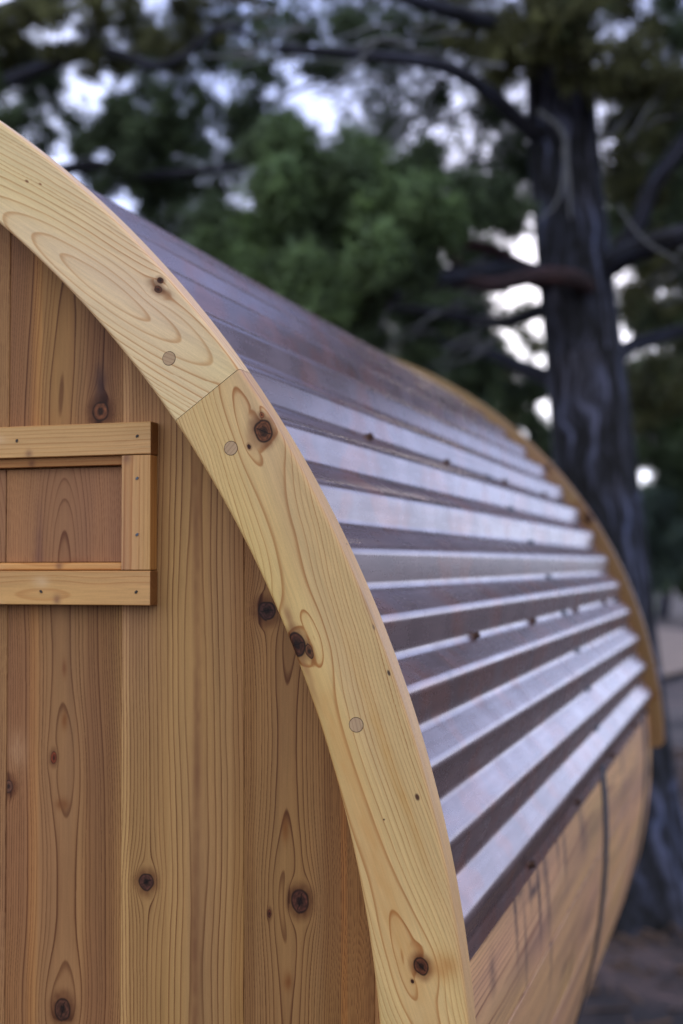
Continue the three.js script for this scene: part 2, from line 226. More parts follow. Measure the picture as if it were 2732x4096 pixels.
// --- small vent frame on the boards
{
  const vent = group('vent_frame', sauna);
  const railTex = woodTexture({ w: 128, h: 1024, u0: 0, u1: 0.5, v0: 0, v1: 0.06, seed: 31, s0: 0.0062, kk: 4, early: S3(206, 164, 110), late: S3(160, 104, 56), lineGain: 0.75, axis: u => -0.02, depth: () => 0.008, smears: [{ u: 0.31, v: 0.01, lu: 0.004, lv: 0.004, a: 0.5, c: [120, 84, 66] }, { u: 0.27, v: 0.026, lu: 0.011, lv: 0.005, a: 0.35, c: [232, 206, 176] }] });
  const rail2 = woodTexture({ w: 128, h: 1024, u0: 0, u1: 0.5, v0: 0, v1: 0.06, seed: 36, s0: 0.0078, kk: 4, early: S3(206, 160, 104), late: S3(164, 104, 56), lineGain: 0.6, axis: u => 0.018, depth: u => 0.004 + 0.012 * fbm(u * 9, 1, 38, 2), smears: [{ u: 0.345, v: 0.012, lu: 0.004, lv: 0.005, a: 0.7, c: [112, 76, 62] }, { u: 0.325, v: 0.03, lu: 0.009, lv: 0.0055, a: 0.5, c: [226, 196, 160] }, { u: 0.27, v: 0.006, lu: 0.011, lv: 0.005, a: 0.4, c: [226, 192, 150] }] });
  const stileTex = woodTexture({ w: 128, h: 512, u0: 0, u1: 0.15, v0: 0, v1: 0.06, seed: 33, s0: 0.0072, kk: 8, early: S3(204, 158, 104), late: S3(154, 96, 54), lineGain: 0.7, axis: u => 0.012 + 0.02 * u, depth: () => 0.005, smears: [{ u: 0.118, v: 0.012, lu: 0.006, lv: 0.006, a: 0.5, c: [112, 78, 66] }] });
  const panelTex = woodTexture({ w: 320, h: 512, u0: 1.87, u1: 2.06, v0: -0.78, v1: -0.63, seed: 35, s0: 0.0092, kk: 24, early: S3(166, 121, 78), late: S3(94, 52, 30), lineGain: 0.85, axis: u => -0.7045, depth: u => 0.004 + 0.022 * sm(1.88, 2.06, u), smears: [{ u: 1.9, v: -0.735, lu: 0.05, lv: 0.005, a: 0.45, c: [92, 60, 60] }, { u: 1.9, v: -0.69, lu: 0.006, lv: 0.016, a: 0.5, c: [120, 64, 38] }, { u: 1.895, v: -0.765, lu: 0.006, lv: 0.012, a: 0.5, c: [112, 66, 48] }] });
  const ZF = WZ + 0.018, L = -1.05, Rr = -0.5965;
  function bar(name, x0, x1, y0, y1, z0, z1, tex, along, tintEnds, tint = [1, 1, 1], ch = 0.0012) {
    const g = flatIndexed(new RoundedBoxGeometry(x1 - x0, y1 - y0, z1 - z0, 2, ch)); g.translate((x0 + x1) / 2, (y0 + y1) / 2, 0);
    const zh = (z1 - z0) / 2;
    setUV(g, (x, y, z) => along === 'x' ? [(y - y0 + (zh - z) * (y > (y0 + y1) / 2 ? 1 : -1) * 0.8) / 0.06 + 0.1, (x - L) / 0.5] : [(x - x0 + (zh - z) * (x > (x0 + x1) / 2 ? 1 : -1) * 0.8) / 0.06 + 0.1, (y - y0) / 0.15]);
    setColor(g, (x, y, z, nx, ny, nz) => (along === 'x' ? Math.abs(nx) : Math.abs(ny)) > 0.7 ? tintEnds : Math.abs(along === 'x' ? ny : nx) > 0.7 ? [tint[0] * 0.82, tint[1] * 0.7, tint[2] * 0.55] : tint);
    g.translate(-CX, 0, 0);
    const o = mesh(name, g, tex, vent); o.position.z = (z0 + z1) / 2; return o;
  }
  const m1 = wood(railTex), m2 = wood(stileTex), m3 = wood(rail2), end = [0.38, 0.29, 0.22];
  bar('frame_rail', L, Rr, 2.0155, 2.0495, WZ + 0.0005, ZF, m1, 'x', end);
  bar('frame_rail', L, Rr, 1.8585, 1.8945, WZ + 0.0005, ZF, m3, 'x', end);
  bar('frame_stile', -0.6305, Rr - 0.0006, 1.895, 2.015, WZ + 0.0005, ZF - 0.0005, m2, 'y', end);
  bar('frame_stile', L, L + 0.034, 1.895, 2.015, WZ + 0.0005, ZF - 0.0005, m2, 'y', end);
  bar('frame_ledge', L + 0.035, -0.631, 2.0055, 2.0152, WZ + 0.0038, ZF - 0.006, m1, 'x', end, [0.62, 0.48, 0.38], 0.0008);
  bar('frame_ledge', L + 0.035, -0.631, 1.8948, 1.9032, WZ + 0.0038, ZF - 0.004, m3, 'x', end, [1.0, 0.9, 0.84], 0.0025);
  const pm = wood(panelTex);
  for (const [x0, x1] of [[-1.0145, -0.9145], [-0.9135, -0.7765], [-0.7755, -0.6315]]) {
    const g = flatIndexed(new RoundedBoxGeometry(x1 - x0, 0.1008, 0.003, 1, 0.0008)); g.translate((x0 + x1) / 2, 1.9539, 0);
    setUV(g, (x, y) => [(x0 < -0.78 ? -x - 1.5 : x) / 0.15 + 5.2, (y - 1.87) / 0.19]); white(g); g.translate(-CX, 0, 0);
    mesh('panel_board', g, pm, vent).position.z = WZ + 0.0022;
  }
  const nailM = new THREE.MeshStandardMaterial({ color: C(0.035, 0.026, 0.02), roughness: 0.6 }), steel = new THREE.MeshStandardMaterial({ color: C(0.12, 0.14, 0.17), roughness: 0.5, metalness: 0.6 });
  const ng = new THREE.CylinderGeometry(0.0018, 0.0021, 0.0012, 5); ng.rotateX(Math.PI / 2); ng.scale(1.15, 0.8, 1);
  for (const [x, y, s] of [[-0.7545, 2.034, 0], [-0.612, 2.0345, 0], [-0.724, 1.8725, 0], [-0.6125, 1.8725, 0], [-0.6122, 1.9905, 1], [-0.612, 1.932, 1]]) { const o = mesh('nail', ng, s ? steel : nailM, vent); o.position.set(X(x), y, ZF + (s ? -0.0003 : 0.0002)); o.rotation.z = x * 40; }
}

// --- curved end trim: planks sawn to an arc
function arcFrame(phi) { const o = [CX + 1.195 * Math.cos(phi * rad), CY + 1.195 * Math.sin(phi * rad)], eu = [Math.sin(phi * rad), -Math.cos(phi * rad)], ev = [Math.cos(phi * rad), Math.sin(phi * rad)]; return { phi, uv: (x, y) => { const a = x - o[0], b = y - o[1]; return [a * eu[0] + b * eu[1], a * ev[0] + b * ev[1]]; } }; }
const EA = S3(238, 213, 156), LA = S3(178, 118, 62);
const F1 = arcFrame(57), F2 = arcFrame(20);
const at = (F, x, y, o) => { const [u, v] = F.uv(x, y); return { u, v, ...o }; };
const range1 = { u0: -0.30, u1: 0.50, v0: -0.16, v1: 0.10 }, range2 = { u0: -0.36, u1: 0.46, v0: -0.15, v1: 0.10 };
const arcTex1 = (() => {
  const a = F1.uv(-0.718, 2.246), b = F1.uv(-0.5498, 2.1259), sl = (b[1] - a[1]) / (b[0] - a[0]), uc = (a[0] + b[0]) / 2, vc = (a[1] + b[1]) / 2;
  return woodTexture({ w: 576, h: 1800, ...range1, seed: 101, s0: 0.0088, kk: 9, off: 0.93 - (0.0225 + 0.0225 ** 2 * 9) / 0.0088 + 3 - 0.05, early: EA, late: LA, lineGain: 0.85, broad: 0.12, sharp: 2.6,
    axis: u => vc + sl * clamp(u - uc, -0.2, 0.2) * 0.9, depth: u => 0.012 + 0.032 * (1 - Math.exp(-(((u - uc) / 0.178) ** 2))),
    knots: [at(F1, -0.5711, 2.1885, { r: 0.0029, el: 1.2, c: [70, 44, 34], halo: 0.5 }), at(F1, -0.5734, 2.1795, { r: 0.0036, el: 1.2, c: [86, 60, 46], halo: 0.6, reach: 2.4 }), at(F1, -0.684, 2.186, { r: 0.0016, c: [120, 80, 54] })],
    smears: [at(F1, -0.580, 2.186, { lu: 0.006, lv: 0.004, a: 0.55, c: [110, 80, 60] }), at(F1, -0.564, 2.1745, { lu: 0.008, lv: 0.004, a: 0.5, c: [110, 80, 60] }), at(F1, -0.69, 2.19, { lu: 0.012, lv: 0.003, a: 0.4, c: [140, 92, 80] })],
    spots: [at(F1, -0.7255, 2.304, { r: 0.0011, el: 2, c: [120, 74, 44] }), at(F1, -0.7095, 2.2995, { r: 0.0009, el: 2, c: [140, 90, 54] }), at(F1, -0.64, 2.295, { r: 0.0009, c: [60, 44, 30] })] });
})();
const arcTex2 = (() => {
  const A = [[-0.487, 2.075], [-0.467, 2.03], [-0.440, 1.93], [-0.421, 1.835], [-0.378, 1.70], [-0.332, 1.58], [-0.316, 1.535], [-0.304, 1.49]].map(p => F2.uv(...p));
  const axis = u => { if (u <= A[0][0]) return A[0][1]; for (let i = 0; i < A.length - 1; i++) if (u <= A[i + 1][0]) { const t = (u - A[i][0]) / (A[i + 1][0] - A[i][0]); return mix(A[i][1], A[i + 1][1], t * t * (3 - 2 * t) * 0.4 + t * 0.6); } return A[A.length - 1][1]; };
  const U = (x, y) => F2.uv(x, y)[0];
  const k1 = U(-0.4594, 2.0314), k2 = U(-0.4247, 1.823), k3 = U(-0.3025, 1.5268), t3 = U(-0.317, 1.535);
  return woodTexture({ w: 576, h: 1900, ...range2, seed: 104, s0: 0.0088, kk: 13, off: 0.35, early: S3(218, 186, 128), late: S3(160, 104, 56), lineGain: 1.1, broad: 0.16, sharp: 2.4,
    axis, depth: u => 0.0145 + 0.004 * fbm(u * 6, 3, 108, 2) - 0.010 * bump(u, k1 - 0.01, 0.055) - 0.011 * bump(u, k2, 0.035) - 0.0115 * bump(u, t3, 0.05),
    knots: [at(F2, -0.4594, 2.0314, { r: 0.0092, el: 1.15, c: [92, 66, 50], rings: 22, halo: 0.7, haloR: 1.8, crack: 0.9, rim: 0.3, reach: 1.6 }), at(F2, -0.4612, 2.0475, { r: 0.0022, c: [130, 90, 66], halo: 0.3 }), at(F2, -0.4747, 2.0165, { r: 0.0017, el: 1.4, c: [70, 44, 40], halo: 0.6 }),
      at(F2, -0.4247, 1.823, { r: 0.0085, el: 1.35, c: [70, 48, 40], halo: 0.7, haloR: 1.8, crack: 1.6, reach: 1.6 }), at(F2, -0.4122, 1.8169, { r: 0.0036, el: 2.0, c: [92, 70, 54], halo: 0.4 }),
      at(F2, -0.3025, 1.5268, { r: 0.0066, el: 1.25, c: [84, 58, 46], halo: 0.75, haloR: 1.9, crack: 0.6, reach: 1.7 }), at(F2, -0.311, 1.512, { r: 0.0014, c: [70, 44, 34], halo: 0.4 })],
    smears: [at(F2, -0.372, 1.70, { lu: 0.13, lv: 0.011, a: 0.5, c: [206, 154, 92] }), at(F2, -0.325, 1.55, { lu: 0.08, lv: 0.013, a: 0.4, c: [196, 142, 78] }), at(F2, -0.283, 1.527, { lu: 0.012, lv: 0.016, a: 0.55, c: [176, 112, 54] }), at(F2, -0.352, 1.86, { lu: 0.022, lv: 0.005, a: 0.35, c: [150, 124, 92] }), at(F2, -0.39, 2.0, { lu: 0.05, lv: 0.005, a: 0.18, c: [214, 206, 164] }), at(F2, -0.4735, 2.022, { lu: 0.012, lv: 0.004, a: 0.4, c: [150, 108, 76] }), at(F2, -0.4675, 2.036, { lu: 0.014, lv: 0.007, a: 0.4, c: [128, 94, 70] }), at(F2, -0.4335, 1.85, { lu: 0.018, lv: 0.004, a: 0.5, c: [140, 98, 66] }), at(F2, -0.414, 1.795, { lu: 0.03, lv: 0.004, a: 0.5, c: [146, 98, 62] }), at(F2, -0.33, 1.71, { lu: 0.1, lv: 0.006, a: 0.3, c: [196, 140, 66] })],
    spots: [at(F2, -0.3325, 1.7978, { r: 0.0014, el: 1.8, c: [60, 46, 40] }), at(F2, -0.3055, 1.6827, { r: 0.0018, el: 1.6, c: [64, 38, 28] }), at(F2, -0.347, 1.841, { r: 0.0012, el: 2.2, c: [90, 74, 62], a: 0.6 }), at(F2, -0.338, 1.66, { r: 0.0008 }), at(F2, -0.362, 1.93, { r: 0.0008 })] });
})();
function arcGeometry(a0, a1, F, range, endCap) {                    // swept rounded rectangle between two angles (degrees)
  const rb = 0.0042, n = Math.max(8, Math.ceil(Math.abs(a1 - a0) * 1.6)), pr = [];
  const corner = (cr, cz, s, e) => { for (let k = 0; k <= 4; k++) { const t = mix(s, e, k / 4); pr.push([cr + rb * Math.cos(t), cz + rb * Math.sin(t), Math.cos(t), Math.sin(t)]); } };
  corner(RO - rb, -rb, Math.PI / 2, 0); corner(RO - rb, -TH + rb, 0, -Math.PI / 2); corner(RI + rb, -TH + rb, -Math.PI / 2, -Math.PI); corner(RI + rb, -rb, Math.PI, Math.PI / 2);
  const pos = [], nor = [], uv = [], col = [], idx = [], m = pr.length;
  const put = (r, z, nr, nz, a, tang, tint) => {
    const c = Math.cos(a), s = Math.sin(a); pos.push(r * c, CY + r * s, z);
    if (tang) nor.push(tang[0], tang[1], 0); else nor.push(nr * c, nr * s, nz);
    const rr = r + (nr > 0.3 ? -z * 0.9 : nr < -0.3 ? z * 0.9 : 0), [u, v] = F.uv(CX + rr * c, CY + rr * s);
    uv.push((v - range.v0) / (range.v1 - range.v0), (u - range.u0) / (range.u1 - range.u0)); col.push(...tint);
  };
  for (let i = 0; i <= n; i++) {
    const a = mix(a0, a1, i / n) * rad; let squeeze = 0;
    if (endCap) { const d = Math.abs(a1 - mix(a0, a1, i / n)) * rad * 1.2; squeeze = d < 0.014 ? 0.014 - Math.sqrt(0.014 * 0.014 - (0.014 - d) ** 2) : 0; }
    for (const [r, z, nr, nz] of pr) { const rr = clamp(r, RI + squeeze, RO - squeeze), side = sm(0.2, 0.95, Math.abs(nr)); put(rr, z, nr, nz, a, null, [1, mix(1, 0.86, side), mix(1, 0.75, side)]); }  // sides tinted peach: warm light from the right partly put into the colour
  }
  const dir = a1 > a0;
  for (let i = 0; i < n; i++) for (let k = 0; k < m; k++) { const A = i * m + k, B = i * m + (k + 1) % m, D = A + m, E = B + m; dir ? idx.push(A, B, D, B, E, D) : idx.push(A, D, B, B, D, E); }
  for (const [i, a, s] of [[0, a0 * rad, dir ? -1 : 1], [n, a1 * rad, dir ? 1 : -1]]) {
    const b = pos.length / 3, tang = [-Math.sin(a) * s, Math.cos(a) * s];
    for (let k = 0; k < m; k++) { const q = (i * m + k) * 3; pos.push(pos[q], pos[q + 1], pos[q + 2]); nor.push(tang[0], tang[1], 0); uv.push(uv[(i * m + k) * 2], uv[(i * m + k) * 2 + 1]); col.push(0.6, 0.5, 0.42); }
    for (let k = 1; k < m - 1; k++) s * (dir ? 1 : 1) > 0 ? idx.push(b, b + k + 1, b + k) : idx.push(b, b + k, b + k + 1);
  }
  const g = new THREE.BufferGeometry();
  g.setAttribute('position', new THREE.Float32BufferAttribute(pos, 3)); g.setAttribute('normal', new THREE.Float32BufferAttribute(nor, 3)); g.setAttribute('uv', new THREE.Float32BufferAttribute(uv, 2)); g.setAttribute('color', new THREE.Float32BufferAttribute(col, 3)); g.setIndex(idx); return g;
}
{
  const mA = wood(arcTex1, { roughness: 0.52 }), mB = wood(arcTex2, { roughness: 0.52 });
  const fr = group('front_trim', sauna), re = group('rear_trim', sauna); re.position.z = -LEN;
  const J = 35.62, J2 = 78.4, g1 = arcGeometry(J + 0.012, J2, F1, range1), g2 = arcGeometry(J - 0.012, 0.5, F2, range2, true);
  const F3 = arcFrame(101), g3 = arcGeometry(J2 + 0.03, 121.4, F3, range1), F4 = arcFrame(143), g4 = arcGeometry(121.43, 150, F4, range2), F5 = arcFrame(164), g5 = arcGeometry(150.03, 179.5, F5, range2, true);
  const rA = mA.clone(), rB = mB.clone(); rA.color = C(0.38, 0.34, 0.34); rB.color = C(0.38, 0.34, 0.34);   // far arc: darkened copies of the trim wood, shade put into the colour
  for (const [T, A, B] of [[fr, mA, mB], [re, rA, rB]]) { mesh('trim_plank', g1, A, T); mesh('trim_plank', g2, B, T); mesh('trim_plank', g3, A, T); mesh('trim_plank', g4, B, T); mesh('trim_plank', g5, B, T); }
  // round wooden plugs over the screws
  const pg = new THREE.CylinderGeometry(0.0067, 0.0067, 0.006, 28); pg.rotateX(Math.PI / 2);
  const plugTex = woodTexture({ w: 128, h: 128, u0: 0, u1: 0.014, v0: 0, v1: 0.014, seed: 55, s0: 0.0042, kk: 0, early: S3(186, 158, 122), late: S3(140, 100, 72), lineGain: 0.8, axis: () => -0.02, depth: () => 0.004 });
  const mp = wood(plugTex), gap = new THREE.TorusGeometry(0.0070, 0.00055, 6, 36), gm = new THREE.MeshStandardMaterial({ color: C(0.06, 0.035, 0.02), roughness: 0.9 });
  setUV(pg, (x, y) => [x / 0.014 + 0.5, y / 0.014 + 0.5]); white(pg);
  for (const [x, y, t, tone] of [[-0.5612, 2.1084, 1.2, 1], [-0.4939, 2.0157, 2.4, 0.82], [-0.365, 1.7479, 0.25, 0.98], [-1.2, 2.52, 0.4, 1], [-1.75, 2.53, 0.4, 1], [-2.3, 2.22, 0.8, 1]]) {
    const a = Math.atan2(y - CY, x - CX), px = x < -0.7 ? CX + 1.187 * Math.cos(a) : x, py = x < -0.7 ? CY + 1.187 * Math.sin(a) : y;
    const o = mesh('wood_plug', pg, mp, fr); o.position.set(X(px), py, -0.0027); o.rotation.z = t;
    const r = mesh('plug_gap', gap, gm, fr); r.position.set(X(px), py, -0.0002); r.scale.z = 0.5;
  }
}

// --- staves of the barrel, and the steel strap round them
const RS = 1.2;
{
  const streak = [62, 48, 46];  // colour of the dark streaks running down the upper staves
  const mk = (seed, dr, o) => woodTexture({ w: 256, h: 2048, u0: -2.7, u1: 0, v0: 0, v1: 0.145, seed, s0: 0.011, kk: 8, early: S3(206, 158, 108), late: S3(128, 80, 52), lineGain: 1.2, broad: 0.4, axis: u => 0.07 + 0.02 * Math.sin(u * 3 + seed), depth: u => 0.004 + 0.02 * fbm(u * 2.5, 1, seed, 2),
    smears: dr.map(([u, v, lu, lv, a]) => ({ u, v, lu: lu * 0.85, lv: lv * 1.15, a: a * 0.8, c: streak })), ...o });
  const T0 = mk(301, [[-0.46, 0.12, 0.012, 0.05, 0.7], [-0.50, 0.135, 0.02, 0.012, 0.7], [-0.575, 0.13, 0.009, 0.03, 0.7], [-0.60, 0.105, 0.035, 0.006, 0.8], [-0.64, 0.09, 0.011, 0.05, 0.95], [-0.70, 0.12, 0.012, 0.045, 0.6], [-0.72, 0.07, 0.011, 0.05, 0.6], [-0.83, 0.12, 0.012, 0.03, 0.6], [-0.52, 0.05, 0.01, 0.06, 0.45], [-0.9, 0.10, 0.012, 0.04, 0.7], [-1.1, 0.11, 0.016, 0.04, 0.7], [-1.14, 0.08, 0.02, 0.03, 0.5], [-1.83, 0.1, 0.02, 0.05, 0.6], [-0.30, 0.08, 0.02, 0.02, 0.4]]);
  const T1 = mk(302, [[-0.74, 0.12, 0.012, 0.04, 0.45], [-0.9, 0.06, 0.05, 0.01, 0.4], [-1.9, 0.11, 0.02, 0.04, 0.4], [-1.2, 0.05, 0.08, 0.01, 0.4], [-1.0, 0.03, 0.012, 0.04, 0.5]]);
  const T2 = mk(303, []);
  const step = 6.79 * rad, a00 = -1.1 * rad, t = 0.05, half = RS * Math.sin(step / 2), pr = [], ch = 0.0009, nA = 4;
  // cross-section in polar form, outside slightly domed
  for (let k = 0; k <= nA; k++) { const a = mix(-step / 2 + 0.0008 + ch / RS, step / 2 - 0.0008 - ch / RS, k / nA); pr.push([a, RS]); }
  pr.push([step / 2 - 0.0008, RS - ch]); pr.push([step / 2 - 0.0008, RS - t]); pr.push([-step / 2 + 0.0008, RS - t]); pr.push([-step / 2 + 0.0008, RS - ch]);
  const z0 = -TH - 0.001, z1 = -LEN - 0.02;
  const sh = new THREE.Shape(pr.map(([a, r]) => new THREE.Vector2(r * Math.cos(a), r * Math.sin(a))));
  const g = flatIndexed(new THREE.ExtrudeGeometry(sh, { depth: z0 - z1, bevelEnabled: false, steps: 1 })); g.translate(0, 0, z1);
  setUV(g, (x, y, z) => [(Math.atan2(y, x) + step / 2) * RS / 0.145, (z + 2.7) / 2.7]); white(g);
  const ms = [T0, T1, T2].map(q => wood(q, { roughness: 0.55 }));
  for (let k = 0; k < 53; k++) { const o = mesh('stave', g, k === 0 ? ms[0] : k === 52 ? ms[1] : ms[2], sauna); o.position.y = CY; o.rotation.z = a00 + step * (k + 0.5); o.position.z = 0.0002 * (k % 3); }
  const strap = [], bandG = (() => { const n = 120, a = []; for (let k = 0; k <= n; k++) a.push(mix(-178, 178, k / n) * rad); const pos = [], id = []; for (const q of a) for (const [r, z] of [[RS + 0.0005, 0.034], [RS + 0.003, 0.034], [RS + 0.003, -0.034], [RS + 0.0005, -0.034]]) pos.push(r * Math.cos(q), r * Math.sin(q), z); for (let k = 0; k < n; k++) for (let s = 0; s < 4; s++) { const A = k * 4 + s, B = k * 4 + (s + 1) % 4; id.push(A, A + 4, B, B, A + 4, B + 4); } const b = new THREE.BufferGeometry(); b.setAttribute('position', new THREE.Float32BufferAttribute(pos, 3)); b.setIndex(id); const f = b.toNonIndexed(); f.computeVertexNormals(); return f; })();
  const sm_ = new THREE.MeshStandardMaterial({ color: C(0.016, 0.018, 0.022), roughness: 0.65, metalness: 0.1 });
  for (const z of [-1.456, -2.45]) { const o = mesh('steel_strap', bandG, sm_, sauna); o.position.set(0, CY, z); if (z < -2) o.scale.set(0.9999, 0.9999, 1); }
  // two cradles carry the barrel
  for (const z of [-0.45, -2.2]) {
    const s = new THREE.Shape(); s.moveTo(-0.75, -0.03); s.lineTo(0.75, -0.03); s.lineTo(0.75, CY - Math.sqrt(RS * RS - 0.75 * 0.75)); for (let k = 12; k >= -12; k--) { const x = k / 12 * 0.7; s.lineTo(x, CY - Math.sqrt((RS + 0.003) ** 2 - x * x)); } s.lineTo(-0.75, CY - Math.sqrt(RS * RS - 0.75 * 0.75));
    const q = flatIndexed(new THREE.ExtrudeGeometry(s, { depth: 0.06, bevelEnabled: true, bevelSize: 0.003, bevelThickness: 0.003, bevelSegments: 1 })); setUV(q, (x, y, zz) => [y / 0.145, x / 2.7]); white(q);
    mesh('cradle', q, ms[2], sauna).position.z = z;
  }
}

// --- corrugated metal roof
{
  const roof = group('roof', sauna), P0 = 7.8, PP = 3.75, RT = 1.2185, RV = 1.2016, Rm = (RT + RV) / 2, half = PP * rad * Rm / 2, dep = RT - RV;
  // bends of radius q joined by straight flanks of slope al: solve the slope
  const qr = 0.0158; let al = 0.3; for (let k = 0; k < 60; k++) { const run = half - 2 * qr * Math.sin(al), rise = dep - 2 * qr * (1 - Math.cos(al)); al = Math.atan2(rise, run); }
  const prof = [];                                                  // (distance along arc, radius)
  const nB = 6, first = -1, last = 44;
  for (let k = first; k <= last; k++) {
    const ridge = (P0 + PP * k) * rad * Rm, valley = ridge + half;
    for (let i = 0; i <= nB; i++) { const a = mix(-al, al, i / nB); if (k > first) prof.push([ridge + qr * Math.sin(a), RT - qr * (1 - Math.cos(a))]); }
    for (let i = 0; i <= nB; i++) { const a = mix(-al, al, i / nB); if (k > first || i >= 3) prof.push([valley + qr * Math.sin(a), RV + qr * (1 - Math.cos(a))]); }
  }
  prof.unshift([5.15 * rad * Rm, RV + 0.0008]);
  let L = 0; const lens = prof.map((p, i) => (L += i ? Math.hypot(p[0] - prof[i - 1][0], p[1] - prof[i - 1][1]) : 0));
  const nz = 28, z0 = -0.042, z1 = -2.582, pos = [], uv = [], idx = [], m = prof.length, tck = 0.0012;
  for (const s of [0, 1]) for (let j = 0; j <= nz; j++) for (let i = 0; i < m; i++) {
    const z = mix(z0, z1, j / nz), th = prof[i][0] / Rm, w = (fbm(z * 2.2, lens[i] * 9, 401, 2) - 0.5) * 0.0005 + (vn(z * 7, lens[i] * 30, 405) - 0.5) * 0.00015;
    const r = prof[i][1] - s * tck + w; pos.push(r * Math.cos(th), CY + r * Math.sin(th), z); uv.push(lens[i] / 0.6, z / 0.6);
  }
  const M = m * (nz + 1);
  for (let j = 0; j < nz; j++) for (let i = 0; i < m - 1; i++) { const A = j * m + i, B = A + 1, D = A + m, E = D + 1; idx.push(A, D, B, B, D, E); idx.push(M + A, M + B, M + D, M + B, M + E, M + D); }
  for (const j of [0, nz]) for (let i = 0; i < m - 1; i++) { const A = j * m + i, B = A + 1; j ? idx.push(A, M + A, B, B, M + A, M + B) : idx.push(A, B, M + A, B, M + B, M + A); }
  for (const i of [0, m - 1]) for (let j = 0; j < nz; j++) { const A = j * m + i, B = A + m; i ? idx.push(A, B, M + A, B, M + B, M + A) : idx.push(A, M + A, B, B, M + A, M + B); }
  const g = new THREE.BufferGeometry(); g.setAttribute('position', new THREE.Float32BufferAttribute(pos, 3)); g.setAttribute('uv', new THREE.Float32BufferAttribute(uv, 2)); g.setIndex(idx); g.computeVertexNormals();
  const N = 1024;
  const per = (x, y, px, s) => vn(((x % px) + px) % px, y, s);
  const col = dataTex(N, N, (i, j, o) => { const x = i / N, y = j / N; const a = fbm(x * 8, y * 8, 411, 4), st = fbm(x * 60, y * 5, 414, 3), sp = vn(x * 260, y * 260, 417), b = hash2(i, j, 419); const m = 0.86 + 0.2 * a + 0.16 * (st - 0.5) + 0.1 * (b - 0.5) + (sp > 0.9 ? 0.12 : 0), ru = sm(0.5, 0.75, fbm(x * 14 + 3, y * 9, 421, 3)); o[0] = mix(130, 140, ru) * m; o[1] = mix(106, 101, ru) * m; o[2] = mix(100, 88, ru) * m; });
  const rgh = dataTex(N, N, (i, j, o) => { const x = i / N, y = j / N, a = fbm(x * 10, y * 10, 431, 4), f = vn(x * 300, y * 300, 433), s = fbm(x * 90, y * 6, 434, 2); const v = 70 + 30 * (a - 0.5) + 6 * (f - 0.5) + 16 * (s - 0.5); o[0] = o[1] = o[2] = v; }, false);
  const mr = new THREE.MeshPhysicalMaterial({ map: col, roughnessMap: rgh, roughness: 1, metalness: 0.45, specularIntensity: 1 });
  mesh('roof_sheet', g, mr, roof);
  const head = new THREE.CylinderGeometry(0.0052, 0.0056, 0.006, 6); head.translate(0, 0.0055, 0);
  const wash = new THREE.CylinderGeometry(0.0072, 0.0085, 0.0025, 16); wash.translate(0, 0.0012, 0);
  const sg = mergeGeometries([flatIndexed(head), flatIndexed(wash)]), smat = new THREE.MeshStandardMaterial({ color: C(0.10, 0.052, 0.035), roughness: 0.5, metalness: 0.4 });
  for (let k = 0; k < 12; k++) for (const z of [-0.575, -1.06, -1.625, -2.18, -2.5]) {
    const th = (P0 - PP / 2 + 4 * PP * k) * rad; if (th > 176 * rad) continue;
    const o = mesh('roof_screw', sg, smat, roof); o.position.set(RV * Math.cos(th), CY + RV * Math.sin(th), z + (k % 3) * 0.004); o.rotation.z = th - Math.PI / 2; o.rotateY(k + z * 7);
  }
}

// ---------------------------------------------------------------- trees
const bark = (() => {
  const t = dataTex(512, 1024, (i, j, o) => { const x = i / 512, y = j / 1024; const w = fbm(x * 6, y * 5, 501, 3), xx = x * 34 + (fbm(x * 9, y * 7, 502, 2) - 0.5) * 3.2, f = Math.abs(fbm(xx, y * 4.5, 503, 3) - 0.5) * 2, cr = sm(0.52, 0.66, fbm(xx * 0.7, y * 22, 505, 2)), g = vn(x * 190, y * 40, 507); const m = 0.22 + 1.7 * f + 0.45 * (g - 0.5) - 0.16 * cr; o[0] = mix(54, 70, w) * m; o[1] = mix(62, 68, w) * m; o[2] = mix(86, 78, w) * m; });
  t.wrapS = t.wrapT = THREE.RepeatWrapping; return t;
})();
const barkM = new THREE.MeshStandardMaterial({ map: bark, roughness: 0.92, bumpMap: bark, bumpScale: 0.035 });
const redM = new THREE.MeshStandardMaterial({ map: bark, color: C(1.7, 0.72, 0.5), roughness: 0.9, bumpMap: bark, bumpScale: 0.012 });
const greyM = new THREE.MeshStandardMaterial({ color: C(0.13, 0.135, 0.145), roughness: 0.85 });
